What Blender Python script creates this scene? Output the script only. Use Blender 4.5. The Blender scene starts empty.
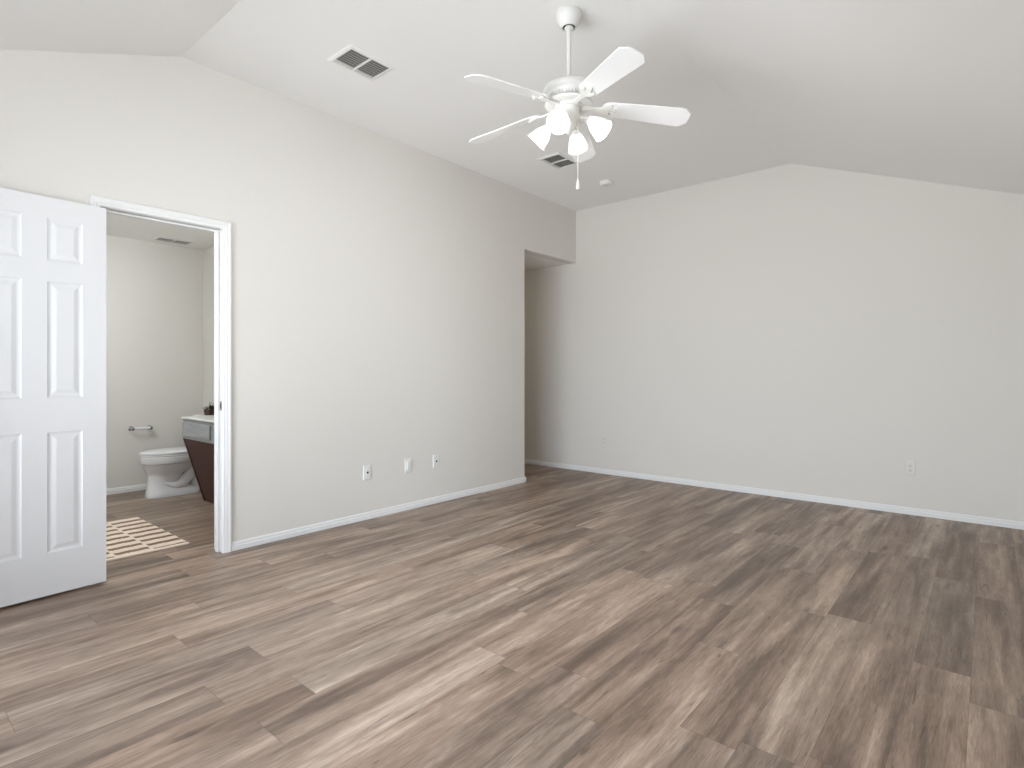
import bpy, bmesh, math, random
from mathutils import Vector, Matrix

# ------------------------------------------------------------------ camera, world, light, exposure
S = bpy.context.scene
COL = S.collection
F_PX, HORIZON, YAW = 563.5, 372.87, 0.7026
cam_data = bpy.data.cameras.new('camera')
cam_data.sensor_fit = 'HORIZONTAL'
cam_data.sensor_width = 36.0
cam_data.lens = 36.0 * F_PX / 1024
cam_data.shift_y = -(HORIZON - 384) / 1024 * -1
cam_data.clip_start = 0.02
cam = bpy.data.objects.new('camera', cam_data)
cam.location = (3.7124, -5.5531, 1.1435)
cam.rotation_euler = (math.pi / 2, 0, YAW)
COL.objects.link(cam)
S.camera = cam
S.view_settings.view_transform = 'Standard'
S.view_settings.look = 'None'
S.view_settings.gamma = 1
S.view_settings.use_curve_mapping = False
S.view_settings.exposure = -0.27
S.cycles.use_denoising = True
S.cycles.max_bounces = 10
S.cycles.diffuse_bounces = 7
S.cycles.sample_clamp_indirect = 8

world = bpy.data.worlds.new('world')
S.world = world
world.use_nodes = True
wn = world.node_tree
wn.nodes.clear()
w_out = wn.nodes.new('ShaderNodeOutputWorld')
w_bg = wn.nodes.new('ShaderNodeBackground')
w_tc = wn.nodes.new('ShaderNodeTexCoord')
w_sep = wn.nodes.new('ShaderNodeSeparateXYZ')
w_ramp = wn.nodes.new('ShaderNodeValToRGB')
w_map = wn.nodes.new('ShaderNodeMapRange')
w_map.inputs['From Min'].default_value = -1
w_map.inputs['From Max'].default_value = 1
wn.links.new(w_tc.outputs['Generated'], w_sep.inputs[0])
wn.links.new(w_sep.outputs['Z'], w_map.inputs['Value'])
wn.links.new(w_map.outputs[0], w_ramp.inputs[0])
# ground half brightened to lift ceilings; bright open sky in front, dimmed by hand towards +X
RAMP = [(0.0, (1.12, 1.18, 1.25)), (0.47, (1.12, 1.18, 1.25)), (0.52, (1.08, 1.19, 1.32)), (1.0, (1.08, 1.21, 1.36))]
RAMP_RIGHT = [(0.0, (1.50, 1.58, 1.66)), (0.44, (1.50, 1.58, 1.66)), (0.50, (0.36, 0.39, 0.42)), (1.0, (0.50, 0.56, 0.62))]
w_ramp2 = wn.nodes.new('ShaderNodeValToRGB')
for rp_, tab in ((w_ramp, RAMP), (w_ramp2, RAMP_RIGHT)):
    while len(rp_.color_ramp.elements) < len(tab):
        rp_.color_ramp.elements.new(0.5)
    for e_, (p_, c_) in zip(rp_.color_ramp.elements, tab):
        e_.position = p_
        e_.color = c_ + (1,)
wn.links.new(w_map.outputs[0], w_ramp2.inputs[0])
w_side = wn.nodes.new('ShaderNodeMapRange')
w_side.inputs['From Min'].default_value = 0.35
w_side.inputs['From Max'].default_value = 0.75
w_add = wn.nodes.new('ShaderNodeMath')
w_add.operation = 'MULTIPLY_ADD'
w_add.inputs[1].default_value = 0.5
wn.links.new(w_sep.outputs['Y'], w_add.inputs[0])
wn.links.new(w_sep.outputs['X'], w_add.inputs[2])
wn.links.new(w_add.outputs[0], w_side.inputs['Value'])
w_mix = wn.nodes.new('ShaderNodeMix')
w_mix.data_type = 'RGBA'
wn.links.new(w_side.outputs[0], w_mix.inputs['Factor'])
wn.links.new(w_ramp.outputs[0], w_mix.inputs['A'])
wn.links.new(w_ramp2.outputs[0], w_mix.inputs['B'])
wn.links.new(w_mix.outputs['Result'], w_bg.inputs['Color'])
w_bg.inputs['Strength'].default_value = 11.5
wn.links.new(w_bg.outputs[0], w_out.inputs[0])


def portal(name, loc, rot, sx, sz):
    d = bpy.data.lights.new(name, 'AREA')
    d.shape = 'RECTANGLE'
    d.size, d.size_y = sx, sz
    d.cycles.is_portal = True
    o = bpy.data.objects.new(name, d)
    o.location = loc
    o.rotation_euler = rot
    COL.objects.link(o)


# unseen windows of the bedroom, sized for the light (behind and beside the camera): centre, width, sill, head
WIN_FRONT = (1.85, 2.80, 0.14, 2.10)      # in the wall at Y = YN, along X
WIN_RIGHT = (-5.02, 1.36, 0.30, 2.10)     # added for its light, unseen, in the wall at X = XR, along Y
XR, YN, ZE, ZC = 3.92, -5.83, 2.438, 3.048
portal('front_window_daylight', (WIN_FRONT[0], YN - 0.03, (WIN_FRONT[2] + WIN_FRONT[3]) / 2), (math.pi / 2, 0, 0), WIN_FRONT[1], WIN_FRONT[3] - WIN_FRONT[2])
portal('added_window_daylight', (XR + 0.03, WIN_RIGHT[0], (WIN_RIGHT[2] + WIN_RIGHT[3]) / 2), (math.pi / 2, 0, math.pi / 2), WIN_RIGHT[1], WIN_RIGHT[3] - WIN_RIGHT[2])
FAN_BULB = 250.0
BATH_FILL = 155.0

# ------------------------------------------------------------------ helpers


def lin(r, g, b):
    return tuple((c / 255 / 12.92) if c / 255 <= 0.04045 else ((c / 255 + 0.055) / 1.055) ** 2.4 for c in (r, g, b)) + (1,)


def mat(name, col, rough=0.5, metal=0.0, bump=0.0, bscale=200.0, spec=0.5, emit=None, estr=0.0, trans=0.0):
    m = bpy.data.materials.new(name)
    m.use_nodes = True
    n = m.node_tree
    b = n.nodes['Principled BSDF']
    b.inputs['Base Color'].default_value = col
    b.inputs['Roughness'].default_value = rough
    b.inputs['Metallic'].default_value = metal
    b.inputs['Specular IOR Level'].default_value = spec
    if emit:
        b.inputs['Emission Color'].default_value = emit
        b.inputs['Emission Strength'].default_value = estr
    if trans:
        b.inputs['Transmission Weight'].default_value = trans
    tc = n.nodes.new('ShaderNodeTexCoord')
    nz = n.nodes.new('ShaderNodeTexNoise')
    nz.inputs['Scale'].default_value = bscale
    nz.inputs['Detail'].default_value = 3
    n.links.new(tc.outputs['Object'], nz.inputs['Vector'])
    if bump:
        bp = n.nodes.new('ShaderNodeBump')
        bp.inputs['Strength'].default_value = bump
        bp.inputs['Distance'].default_value = 0.002
        n.links.new(nz.outputs['Fac'], bp.inputs['Height'])
        n.links.new(bp.outputs[0], b.inputs['Normal'])
    else:
        mr = n.nodes.new('ShaderNodeMapRange')
        mr.inputs['To Min'].default_value = max(0, rough - 0.03)
        mr.inputs['To Max'].default_value = min(1, rough + 0.03)
        n.links.new(nz.outputs['Fac'], mr.inputs['Value'])
        n.links.new(mr.outputs[0], b.inputs['Roughness'])
    return m


def N(n, t, **kw):
    x = n.nodes.new(t)
    for k, v in kw.items():
        setattr(x, k, v)
    return x


def floor_material():
    m = bpy.data.materials.new('vinyl_planks')
    m.use_nodes = True
    n = m.node_tree
    L = n.links.new
    bs = n.nodes['Principled BSDF']
    tc = N(n, 'ShaderNodeTexCoord')
    sp = N(n, 'ShaderNodeSeparateXYZ')
    L(tc.outputs['Object'], sp.inputs[0])

    def M(op, a, b=None, c=None):
        x = N(n, 'ShaderNodeMath', operation=op)
        for i, v in enumerate((a, b, c)):
            if v is None:
                continue
            if isinstance(v, (int, float)):
                x.inputs[i].default_value = v
            else:
                L(v, x.inputs[i])
        return x.outputs[0]
    W, LEN = 0.178, 1.22
    u = M('DIVIDE', M('ADD', sp.outputs['X'], 10 * W - 0.10), W)
    row = M('FLOOR', u)
    fu = M('FRACT', u)
    wn1 = N(n, 'ShaderNodeTexWhiteNoise', noise_dimensions='1D')
    L(row, wn1.inputs['W'])
    v = M('ADD', M('DIVIDE', M('ADD', sp.outputs['Y'], 12.0), LEN), wn1.outputs['Value'])
    idx = M('FLOOR', v)
    fv = M('FRACT', v)
    cb = N(n, 'ShaderNodeCombineXYZ')
    L(row, cb.inputs[0]); L(idx, cb.inputs[1])
    wn2 = N(n, 'ShaderNodeTexWhiteNoise', noise_dimensions='2D')
    L(cb.outputs[0], wn2.inputs['Vector'])
    rnd = wn2.outputs['Value']
    sc = N(n, 'ShaderNodeSeparateColor')
    L(wn2.outputs['Color'], sc.inputs[0])
    # plank-local coordinates with a random offset per plank
    px = M('ADD', sp.outputs['X'], M('MULTIPLY', rnd, 37.0))
    py = M('ADD', sp.outputs['Y'], M('MULTIPLY', sc.outputs[1], 53.0))

    def noise(sx, sy, detail, rough, dist=0.0, off=0.0):
        c = N(n, 'ShaderNodeCombineXYZ')
        L(M('MULTIPLY', px, sx), c.inputs[0]); L(M('MULTIPLY', py, sy), c.inputs[1])
        c.inputs[2].default_value = off
        t = N(n, 'ShaderNodeTexNoise')
        t.inputs['Scale'].default_value = 1
        t.inputs['Detail'].default_value = detail
        t.inputs['Roughness'].default_value = rough
        t.inputs['Distortion'].default_value = dist
        L(c.outputs[0], t.inputs['Vector'])
        return t.outputs['Fac']
    broad = noise(10.0, 0.9, 2, 0.5, 0.6)                # wide soft bands of tone along the board
    streak = noise(34.0, 2.0, 4, 0.6, 0.4, 3.0)
    fine = noise(230.0, 14.0, 3, 0.65, 0.2, 7.0)
    patch = noise(14.0, 4.5, 3, 0.6, 1.2, 11.0)
    t = M('ADD', M('MULTIPLY', M('SUBTRACT', broad, 0.5), 1.20), M('MULTIPLY', M('SUBTRACT', streak, 0.5), 0.78))
    t = M('ADD', t, M('MULTIPLY', M('SUBTRACT', fine, 0.5), 0.62))
    t = M('ADD', t, M('MULTIPLY', M('SUBTRACT', patch, 0.5), 0.35))
    t = M('ADD', t, M('MULTIPLY', M('SUBTRACT', rnd, 0.5), 0.22))
    t = M('ADD', t, 0.5)
    ramp = N(n, 'ShaderNodeValToRGB')
    e = ramp.color_ramp.elements
    e[0].position = 0.0; e[0].color = lin(86, 72, 62)
    e[1].position = 1.0; e[1].color = lin(198, 180, 164)
    a = e.new(0.32); a.color = lin(116, 99, 87)
    a = e.new(0.62); a.color = lin(153, 134, 120)
    L(t, ramp.inputs[0])
    # warm / cool drift between planks
    hue = N(n, 'ShaderNodeMix', data_type='RGBA', blend_type='MULTIPLY')
    hue.inputs['Factor'].default_value = 1
    hr = N(n, 'ShaderNodeValToRGB')
    hr.color_ramp.elements[0].color = (1.0, 0.95, 0.90, 1)
    hr.color_ramp.elements[1].color = (0.97, 0.985, 0.98, 1)
    L(sc.outputs[2], hr.inputs[0])
    L(ramp.outputs[0], hue.inputs['A']); L(hr.outputs[0], hue.inputs['B'])
    # knots and short cracks
    cv = N(n, 'ShaderNodeCombineXYZ')
    L(M('MULTIPLY', px, 5.2), cv.inputs[0]); L(M('MULTIPLY', py, 1.5), cv.inputs[1])
    vor = N(n, 'ShaderNodeTexVoronoi')
    vor.inputs['Scale'].default_value = 1
    L(cv.outputs[0], vor.inputs['Vector'])
    wob = M('ADD', vor.outputs['Distance'], M('MULTIPLY', M('SUBTRACT', streak, 0.5), 0.14))
    kn = N(n, 'ShaderNodeMapRange')
    kn.inputs['From Min'].default_value = 0.0; kn.inputs['From Max'].default_value = 0.12
    kn.inputs['To Min'].default_value = 0.75; kn.inputs['To Max'].default_value = 0.0
    L(wob, kn.inputs['Value'])
    crack = noise(46.0, 5.0, 2, 0.5, 1.0, 19.0)
    ck = N(n, 'ShaderNodeMapRange')
    ck.inputs['From Min'].default_value = 0.34; ck.inputs['From Max'].default_value = 0.26
    ck.inputs['To Min'].default_value = 0.0; ck.inputs['To Max'].default_value = 0.5
    L(crack, ck.inputs['Value'])
    # seams
    eu = M('MINIMUM', fu, M('SUBTRACT', 1.0, fu))
    ev = M('MINIMUM', fv, M('SUBTRACT', 1.0, fv))
    su = M('LESS_THAN', M('MULTIPLY', eu, W), 0.0007)
    sv = M('LESS_THAN', M('MULTIPLY', ev, LEN), 0.0009)
    seam = M('MULTIPLY', M('MAXIMUM', su, sv), 0.55)
    dark = M('MAXIMUM', M('MAXIMUM', kn.outputs[0], ck.outputs[0]), seam)
    dm = N(n, 'ShaderNodeMix', data_type='RGBA')
    L(dark, dm.inputs['Factor']); L(hue.outputs['Result'], dm.inputs['A'])
    dm.inputs['B'].default_value = lin(62, 50, 42)
    L(dm.outputs['Result'], bs.inputs['Base Color'])
    rg = N(n, 'ShaderNodeMapRange')
    rg.inputs['To Min'].default_value = 0.36; rg.inputs['To Max'].default_value = 0.50
    L(fine, rg.inputs['Value'])
    L(rg.outputs[0], bs.inputs['Roughness'])
    bs.inputs['Specular IOR Level'].default_value = 0.45
    bp = N(n, 'ShaderNodeBump')
    bp.inputs['Strength'].default_value = 0.25
    bp.inputs['Distance'].default_value = 0.001
    L(M('SUBTRACT', fine, M('MULTIPLY', seam, 2.0)), bp.inputs['Height'])
    L(bp.outputs[0], bs.inputs['Normal'])
    return m


def glass_pane_material():
    m = bpy.data.materials.new('window_glass')
    m.use_nodes = True
    n = m.node_tree
    n.nodes.clear()
    o = N(n, 'ShaderNodeOutputMaterial')
    mx = N(n, 'ShaderNodeMixShader')
    tr = N(n, 'ShaderNodeBsdfTransparent')
    gl = N(n, 'ShaderNodeBsdfGlossy')
    gl.inputs['Roughness'].default_value = 0.02
    fr = N(n, 'ShaderNodeFresnel')
    n.links.new(fr.outputs[0], mx.inputs[0])
    n.links.new(tr.outputs[0], mx.inputs[1])
    n.links.new(gl.outputs[0], mx.inputs[2])
    n.links.new(mx.outputs[0], o.inputs[0])
    return m


def frosted_material():
    m = bpy.data.materials.new('frosted_glass')
    m.use_nodes = True
    n = m.node_tree
    n.nodes.clear()
    o = N(n, 'ShaderNodeOutputMaterial')
    mx = N(n, 'ShaderNodeMixShader')
    mx.inputs[0].default_value = 0.5
    tl = N(n, 'ShaderNodeBsdfTranslucent')
    tl.inputs['Color'].default_value = (0.80, 0.80, 0.78, 1)
    pr = N(n, 'ShaderNodeBsdfPrincipled')
    pr.inputs['Base Color'].default_value = (0.80, 0.80, 0.79, 1)
    pr.inputs['Roughness'].default_value = 0.25
    tc = N(n, 'ShaderNodeTexCoord')
    wv = N(n, 'ShaderNodeTexNoise')
    wv.inputs['Scale'].default_value = 60
    bp = N(n, 'ShaderNodeBump')
    bp.inputs['Strength'].default_value = 0.1
    n.links.new(tc.outputs['Object'], wv.inputs['Vector'])
    n.links.new(wv.outputs['Fac'], bp.inputs['Height'])
    n.links.new(bp.outputs[0], pr.inputs['Normal'])
    n.links.new(tl.outputs[0], mx.inputs[1])
    n.links.new(pr.outputs[0], mx.inputs[2])
    n.links.new(mx.outputs[0], o.inputs[0])
    return m


def wood_material(name, c0, c1, sx, sy, sz, rough=0.4):
    m = bpy.data.materials.new(name)
    m.use_nodes = True
    n = m.node_tree
    b = n.nodes['Principled BSDF']
    tc = N(n, 'ShaderNodeTexCoord')
    mp = N(n, 'ShaderNodeMapping')
    mp.inputs['Scale'].default_value = (sx, sy, sz)
    nz = N(n, 'ShaderNodeTexNoise')
    nz.inputs['Scale'].default_value = 1
    nz.inputs['Detail'].default_value = 5
    nz.inputs['Distortion'].default_value = 0.6
    rp = N(n, 'ShaderNodeValToRGB')
    rp.color_ramp.elements[0].position = 0.3
    rp.color_ramp.elements[1].position = 0.7
    rp.color_ramp.elements[0].color = c0
    rp.color_ramp.elements[1].color = c1
    n.links.new(tc.outputs['Object'], mp.inputs[0])
    n.links.new(mp.outputs[0], nz.inputs['Vector'])
    n.links.new(nz.outputs['Fac'], rp.inputs[0])
    n.links.new(rp.outputs[0], b.inputs['Base Color'])
    b.inputs['Roughness'].default_value = rough
    return m


M_WALL = mat('wall_paint', lin(217, 214, 208), 0.85, bump=0.25, bscale=70, spec=0.2)
M_CEIL = mat('ceiling_paint', lin(237, 236, 234), 0.9, bump=0.3, bscale=90, spec=0.15)
M_TRIM = mat('white_trim_paint', lin(226, 226, 225), 0.35)
M_DOOR = mat('white_door_paint', lin(220, 220, 221), 0.38)
M_FLOOR = floor_material()
M_FAN = mat('white_fan_enamel', lin(222, 221, 217), 0.35)
M_BLADE = mat('white_fan_blade', lin(242, 242, 241), 0.33)
M_FROST = frosted_material()
M_BULB = mat('lit_bulb', (1, 1, 1, 1), 0.5, emit=(1.0, 0.98, 0.94, 1), estr=FAN_BULB)
M_DARK = mat('dark_void', lin(38, 36, 34), 0.8)
M_VENT = mat('vent_enamel', lin(228, 228, 225), 0.45)
M_LOUV = mat('louver_enamel', lin(205, 204, 200), 0.5)
M_DUCT = mat('duct_interior', lin(128, 126, 122), 0.7)
M_PLATE = mat('white_plate_plastic', lin(224, 224, 221), 0.35)
M_PLATEP = mat('painted_plate_plastic', lin(217, 215, 210), 0.5)
M_CHROME = mat('chrome', lin(190, 190, 192), 0.18, metal=1)
M_NICKEL = mat('brushed_nickel', lin(165, 163, 160), 0.35, metal=1)
M_PORC = mat('porcelain', lin(225, 226, 228), 0.12)
M_SEAT = mat('toilet_seat_plastic', lin(222, 222, 224), 0.2)
M_APRON = wood_material('grey_stained_wood', lin(140, 143, 146), lin(160, 163, 165), 6, 60, 60)
M_BROWN = wood_material('dark_brown_wood', lin(58, 32, 26), lin(84, 49, 40), 50, 50, 6, 0.6)
M_TOP = mat('cultured_marble', lin(226, 226, 224), 0.15)
M_CREAM = mat('cream_cotton', lin(234, 217, 200), 0.95, bump=0.9, bscale=500)
M_RUGB = mat('brown_cotton', lin(138, 112, 92), 0.95, bump=0.9, bscale=500)
M_GLASS = glass_pane_material()
M_BASKET = wood_material('dark_wicker', lin(45, 28, 24), lin(88, 58, 52), 80, 80, 200, 0.7)
M_LEAF = mat('dark_leaf', lin(52, 52, 46), 0.6)
M_PETAL = mat('pale_petal', lin(196, 192, 182), 0.7)
M_HALLDOOR = mat('hall_door_paint', lin(200, 196, 190), 0.5)
M_BATHB = mat('lit_diffuser', (1, 1, 1, 1), 0.5, emit=(0.90, 0.96, 1.0, 1), estr=BATH_FILL)


def obj(name, bm, m, parent=None, smooth=False, bevel=0.0, bseg=2):
    bmesh.ops.recalc_face_normals(bm, faces=bm.faces)
    me = bpy.data.meshes.new(name)
    bm.to_mesh(me)
    bm.free()
    for mm in (m if isinstance(m, (list, tuple)) else [m]):
        me.materials.append(mm)
    o = bpy.data.objects.new(name, me)
    COL.objects.link(o)
    if parent is not None:
        o.parent = parent
    if smooth:
        for p in me.polygons:
            p.use_smooth = True
        es = [e for e in me.edges]
        import_angle(me)
    if bevel:
        b = o.modifiers.new('bevel', 'BEVEL')
        b.width = bevel
        b.segments = bseg
        b.limit_method = 'ANGLE'
        b.angle_limit = math.radians(40)
    return o


def import_angle(me, ang=35):
    bm = bmesh.new()
    bm.from_mesh(me)
    for e in bm.edges:
        if len(e.link_faces) == 2 and e.calc_face_angle(0) > math.radians(ang):
            e.smooth = False
    bm.to_mesh(me)
    bm.free()


def box(bm, x0, x1, y0, y1, z0, z1, mi=0):
    vs = [bm.verts.new(p) for p in ((x0, y0, z0), (x1, y0, z0), (x1, y1, z0), (x0, y1, z0), (x0, y0, z1), (x1, y0, z1), (x1, y1, z1), (x0, y1, z1))]
    for f in ((0, 3, 2, 1), (4, 5, 6, 7), (0, 1, 5, 4), (1, 2, 6, 5), (2, 3, 7, 6), (3, 0, 4, 7)):
        fc = bm.faces.new([vs[i] for i in f])
        fc.material_index = mi
    return vs


def prism(bm, pts, axis, a, b, mi=0):
    """polygon pts (2-D) extruded along axis from a to b"""
    def P(p, t):
        return {'x': (t, p[0], p[1]), 'y': (p[0], t, p[1]), 'z': (p[0], p[1], t)}[axis]
    A = [bm.verts.new(P(p, a)) for p in pts]
    B = [bm.verts.new(P(p, b)) for p in pts]
    n = len(pts)
    fs = [bm.faces.new(A), bm.faces.new(B[::-1])]
    for i in range(n):
        fs.append(bm.faces.new((A[i], A[(i + 1) % n], B[(i + 1) % n], B[i])))
    for f in fs:
        f.material_index = mi


def lathe(bm, prof, seg=32, mtx=None, mi=0):
    rings = []
    for r, z in prof:
        if r < 1e-6:
            rings.append([bm.verts.new((0, 0, z))])
        else:
            rings.append([bm.verts.new((r * math.cos(2 * math.pi * i / seg), r * math.sin(2 * math.pi * i / seg), z)) for i in range(seg)])
    vs = [v for r in rings for v in r]
    for a, b in zip(rings, rings[1:]):
        for i in range(seg):
            j = (i + 1) % seg
            if len(a) == 1 and len(b) == 1:
                continue
            if len(a) == 1:
                f = bm.faces.new((a[0], b[i], b[j]))
            elif len(b) == 1:
                f = bm.faces.new((a[i], a[j], b[0]))
            else:
                f = bm.faces.new((a[i], a[j], b[j], b[i]))
            f.material_index = mi
    if mtx is not None:
        bmesh.ops.transform(bm, matrix=mtx, verts=vs)
    return vs


def tube(bm, pts, rad, seg=10, mi=0):
    pts = [Vector(p) for p in pts]
    rr = rad if isinstance(rad, (list, tuple)) else [rad] * len(pts)
    prev = None
    rings = []
    for i, p in enumerate(pts):
        d = (pts[min(i + 1, len(pts) - 1)] - pts[max(i - 1, 0)]).normalized()
        if prev is None:
            up = Vector((0, 0, 1)) if abs(d.z) < 0.9 else Vector((1, 0, 0))
            a = d.cross(up).normalized()
        else:
            a = (prev - d * prev.dot(d)).normalized()
        prev = a
        b = d.cross(a)
        rings.append([bm.verts.new(p + (a * math.cos(2 * math.pi * k / seg) + b * math.sin(2 * math.pi * k / seg)) * rr[i]) for k in range(seg)])
    for A, B in zip(rings, rings[1:]):
        for k in range(seg):
            bm.faces.new((A[k], A[(k + 1) % seg], B[(k + 1) % seg], B[k])).material_index = mi
    bm.faces.new(rings[0][::-1]).material_index = mi
    bm.faces.new(rings[-1]).material_index = mi


def frame_to(origin, direction):
    """matrix that sends local +Z to direction at origin"""
    q = Vector((0, 0, 1)).rotation_difference(Vector(direction).normalized())
    return Matrix.Translation(Vector(origin)) @ q.to_matrix().to_4x4()


def struct(o):
    o['kind'] = 'structure'
    return o


def tag(o, label, cat, group=None):
    o['label'] = label
    o['category'] = cat
    if group:
        o['group'] = group
    return o


def empty(name, loc, rz=0.0):
    o = bpy.data.objects.new(name, None)
    o.empty_display_size = 0.1
    o.location = loc
    o.rotation_euler = (0, 0, rz)
    COL.objects.link(o)
    return o


def dup(o, parent=None):
    c = o.copy()
    COL.objects.link(c)
    c.parent = parent
    for ch in list(o.children):
        dup(ch, c)
    return c


# ------------------------------------------------------------------ room shell
T = 0.115                       # wall thickness
XF, YF = 2.34, -4.25            # edge of the flat ceiling
XB, YB = -2.60, -3.13           # bathroom back wall, bathroom right wall
YBL = -5.60                     # bathroom left wall
YH, XH = -0.958, -2.55          # hall corner, hall end
DL, DR, DT = -4.659, -4.010, 2.058   # door opening
SL = (ZC - ZE) / (XR - XF)

bm = bmesh.new()
box(bm, XB - 0.12, XR + 0.12, YN - 0.12, 0.12, -0.08, 0)
struct(obj('floor', bm, M_FLOOR))


def ztop(y):
    return ZC if y >= YF else ZC - (YF - y) * (ZC - ZE) / (YF - YN)


E_ = 0.03   # walls run a little up into the ceiling slab
bm = bmesh.new()
prism(bm, [(YN - 0.10, 0), (DL, 0), (DL, ztop(DL) + E_), (YN - 0.10, ZE - 0.03 + E_)], 'x', -T, 0)
prism(bm, [(DL, DT), (DR, DT), (DR, ZC + E_), (YF, ZC + E_), (DL, ztop(DL) + E_)], 'x', -T, 0)
rr = 0.012
arc = [(-rr + rr * math.cos(a), YH - rr + rr * math.sin(a)) for a in [math.radians(t) for t in range(0, 91, 15)]]
prism(bm, [(-T, DR), (0, DR)] + arc + [(-T, YH)], 'z', 0, ZE)
prism(bm, [(-T, DR), (0, DR), (0, 0), (-T, 0)], 'z', ZE + rr, ZC + E_)
prism(bm, [(-T, DR), (0, DR), (0, YH), (-T, YH)], 'z', ZE, ZE + rr)
arc = [(-rr + rr * math.cos(a), ZE + rr - rr * math.sin(a)) for a in [math.radians(t) for t in range(0, 91, 15)]]
prism(bm, [(-T, ZE + rr)] + arc + [(-T, ZE)], 'y', YH, 0.0)
struct(obj('wall_left', bm, M_WALL))

bm = bmesh.new()
prism(bm, [(XH - T, 0), (XR + 0.1, 0), (XR + 0.1, ZE - 0.02), (XF, ZC + E_), (XH - T, ZC + E_)], 'y', 0, 0.12)
struct(obj('wall_back', bm, M_WALL))


def wall_with_window(name, axis, pos0, pos1, a0, a1, top, win):
    c, w, s, h = win
    bm = bmesh.new()

    def b(u0, u1, z0, z1):
        if axis == 'x':
            box(bm, pos0, pos1, u0, u1, z0, z1)
        else:
            box(bm, u0, u1, pos0, pos1, z0, z1)
    b(a0, c - w / 2, 0, top)
    b(c + w / 2, a1, 0, top)
    b(c - w / 2, c + w / 2, 0, s)
    b(c - w / 2, c + w / 2, h, top)
    return struct(obj(name, bm, M_WALL))


wall_with_window('wall_right', 'x', XR, XR + 0.12, YN - 0.12, 0, ZE + 0.02, WIN_RIGHT)
wall_with_window('wall_front', 'y', YN - 0.12, YN, 0, XR, ZE + 0.02, WIN_FRONT)


def window(name, win, axis, pos, sgn):
    """frame in the wall opening, two panes, meeting rail, sill and casing on the room side"""
    c, w, s, h = win
    bm = bmesh.new()

    def b(bm, u0, u1, d0, d1, z0, z1):
        d0, d1 = sorted((pos + sgn * d0, pos + sgn * d1))
        if axis == 'x':
            box(bm, d0, d1, u0, u1, z0, z1)
        else:
            box(bm, u0, u1, d0, d1, z0, z1)
    u0, u1 = c - w / 2, c + w / 2
    fw = 0.045
    b(bm, u0, u0 + fw, 0.05, 0.11, s, h)
    b(bm, u1 - fw, u1, 0.05, 0.11, s, h)
    b(bm, u0 + fw, u1 - fw, 0.05, 0.11, s, s + fw)
    b(bm, u0 + fw, u1 - fw, 0.05, 0.11, h - fw, h)
    b(bm, u0 + fw, u1 - fw, 0.06, 0.10, (s + h) / 2 - 0.02, (s + h) / 2 + 0.02)
    b(bm, c - 0.02, c + 0.02, 0.06, 0.10, s + fw, (s + h) / 2 - 0.02)
    b(bm, c - 0.02, c + 0.02, 0.06, 0.10, (s + h) / 2 + 0.02, h - fw)
    o = struct(obj(name, bm, M_TRIM))
    bm = bmesh.new()
    b(bm, u0 + fw, u1 - fw, 0.078, 0.082, s + fw, h - fw)
    obj('pane', bm, M_GLASS, o)
    bm = bmesh.new()
    b(bm, u0 - 0.04, u1 + 0.04, 0.0, -0.05, s - 0.03, s - 0.002)
    obj('window_sill', bm, M_TRIM, o, bevel=0.004)


window('window_1', WIN_FRONT, 'y', YN, -1)
window('window_2', WIN_RIGHT, 'x', XR, 1)  # unseen window put in for the daylight it brings

# vaulted ceiling: flat centre, slopes down to the front and right walls
bm = bmesh.new()
top = ZC + 0.12
v = {k: bm.verts.new(p) for k, p in dict(
    a=(0, 0, ZC), b=(XF, 0, ZC), c=(XF, YF, ZC), d=(0, YF, ZC),
    e=(XR, 0, ZE), f=(XR, YN, ZE), g=(0, YN, ZE)).items()}
for f in ('adcb', 'bcfe', 'dgfc'):
    bm.faces.new([v[k] for k in f])
ret = bmesh.ops.extrude_face_region(bm, geom=list(bm.faces))
for x in ret['geom']:
    if isinstance(x, bmesh.types.BMVert):
        x.co.z += 0.12
# widen over the wall heads
for x in bm.verts:
    if x.co.x > XR - 0.01:
        x.co.x += 0.12; x.co.z -= 0.12 * SL
    if x.co.y < YN + 0.01:
        x.co.y -= 0.12; x.co.z -= 0.12 * (ZC - ZE) / (YF - YN) * (0 if x.co.x > XR else 1)
    if x.co.x < 0.01 and x.co.z > 0:
        pass
struct(obj('ceiling', bm, M_CEIL))

# bathroom and hall
bm = bmesh.new()
box(bm, XB - T, XB, YBL - T, YB + T, 0, ZE + 0.03)
struct(obj('wall_bathroom_back', bm, M_WALL))
bm = bmesh.new()
box(bm, XB, -T, YB, YB + T, 0, ZE + 0.03)
struct(obj('wall_bathroom_right', bm, M_WALL))
bm = bmesh.new()
box(bm, XB, -T, YBL - T, YBL, 0, ZE + 0.03)
struct(obj('wall_bathroom_left', bm, M_WALL))
bm = bmesh.new()
box(bm, XB - T, -T, YBL - T, YB + T, ZE, ZE + 0.1)
struct(obj('ceiling_bathroom', bm, M_CEIL))
bm = bmesh.new()
box(bm, XH, -T, YH - T, YH, 0, ZE + 0.03)
struct(obj('wall_hall_left', bm, M_WALL))
bm = bmesh.new()
box(bm, XH - T, XH, YH - T, 0, 0, ZE + 0.03)
struct(obj('wall_hall_end', bm, M_WALL))
bm = bmesh.new()
box(bm, XH - T, -T, YH, 0, ZE, ZE + 0.1)
struct(obj('ceiling_hall', bm, M_CEIL))


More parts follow.
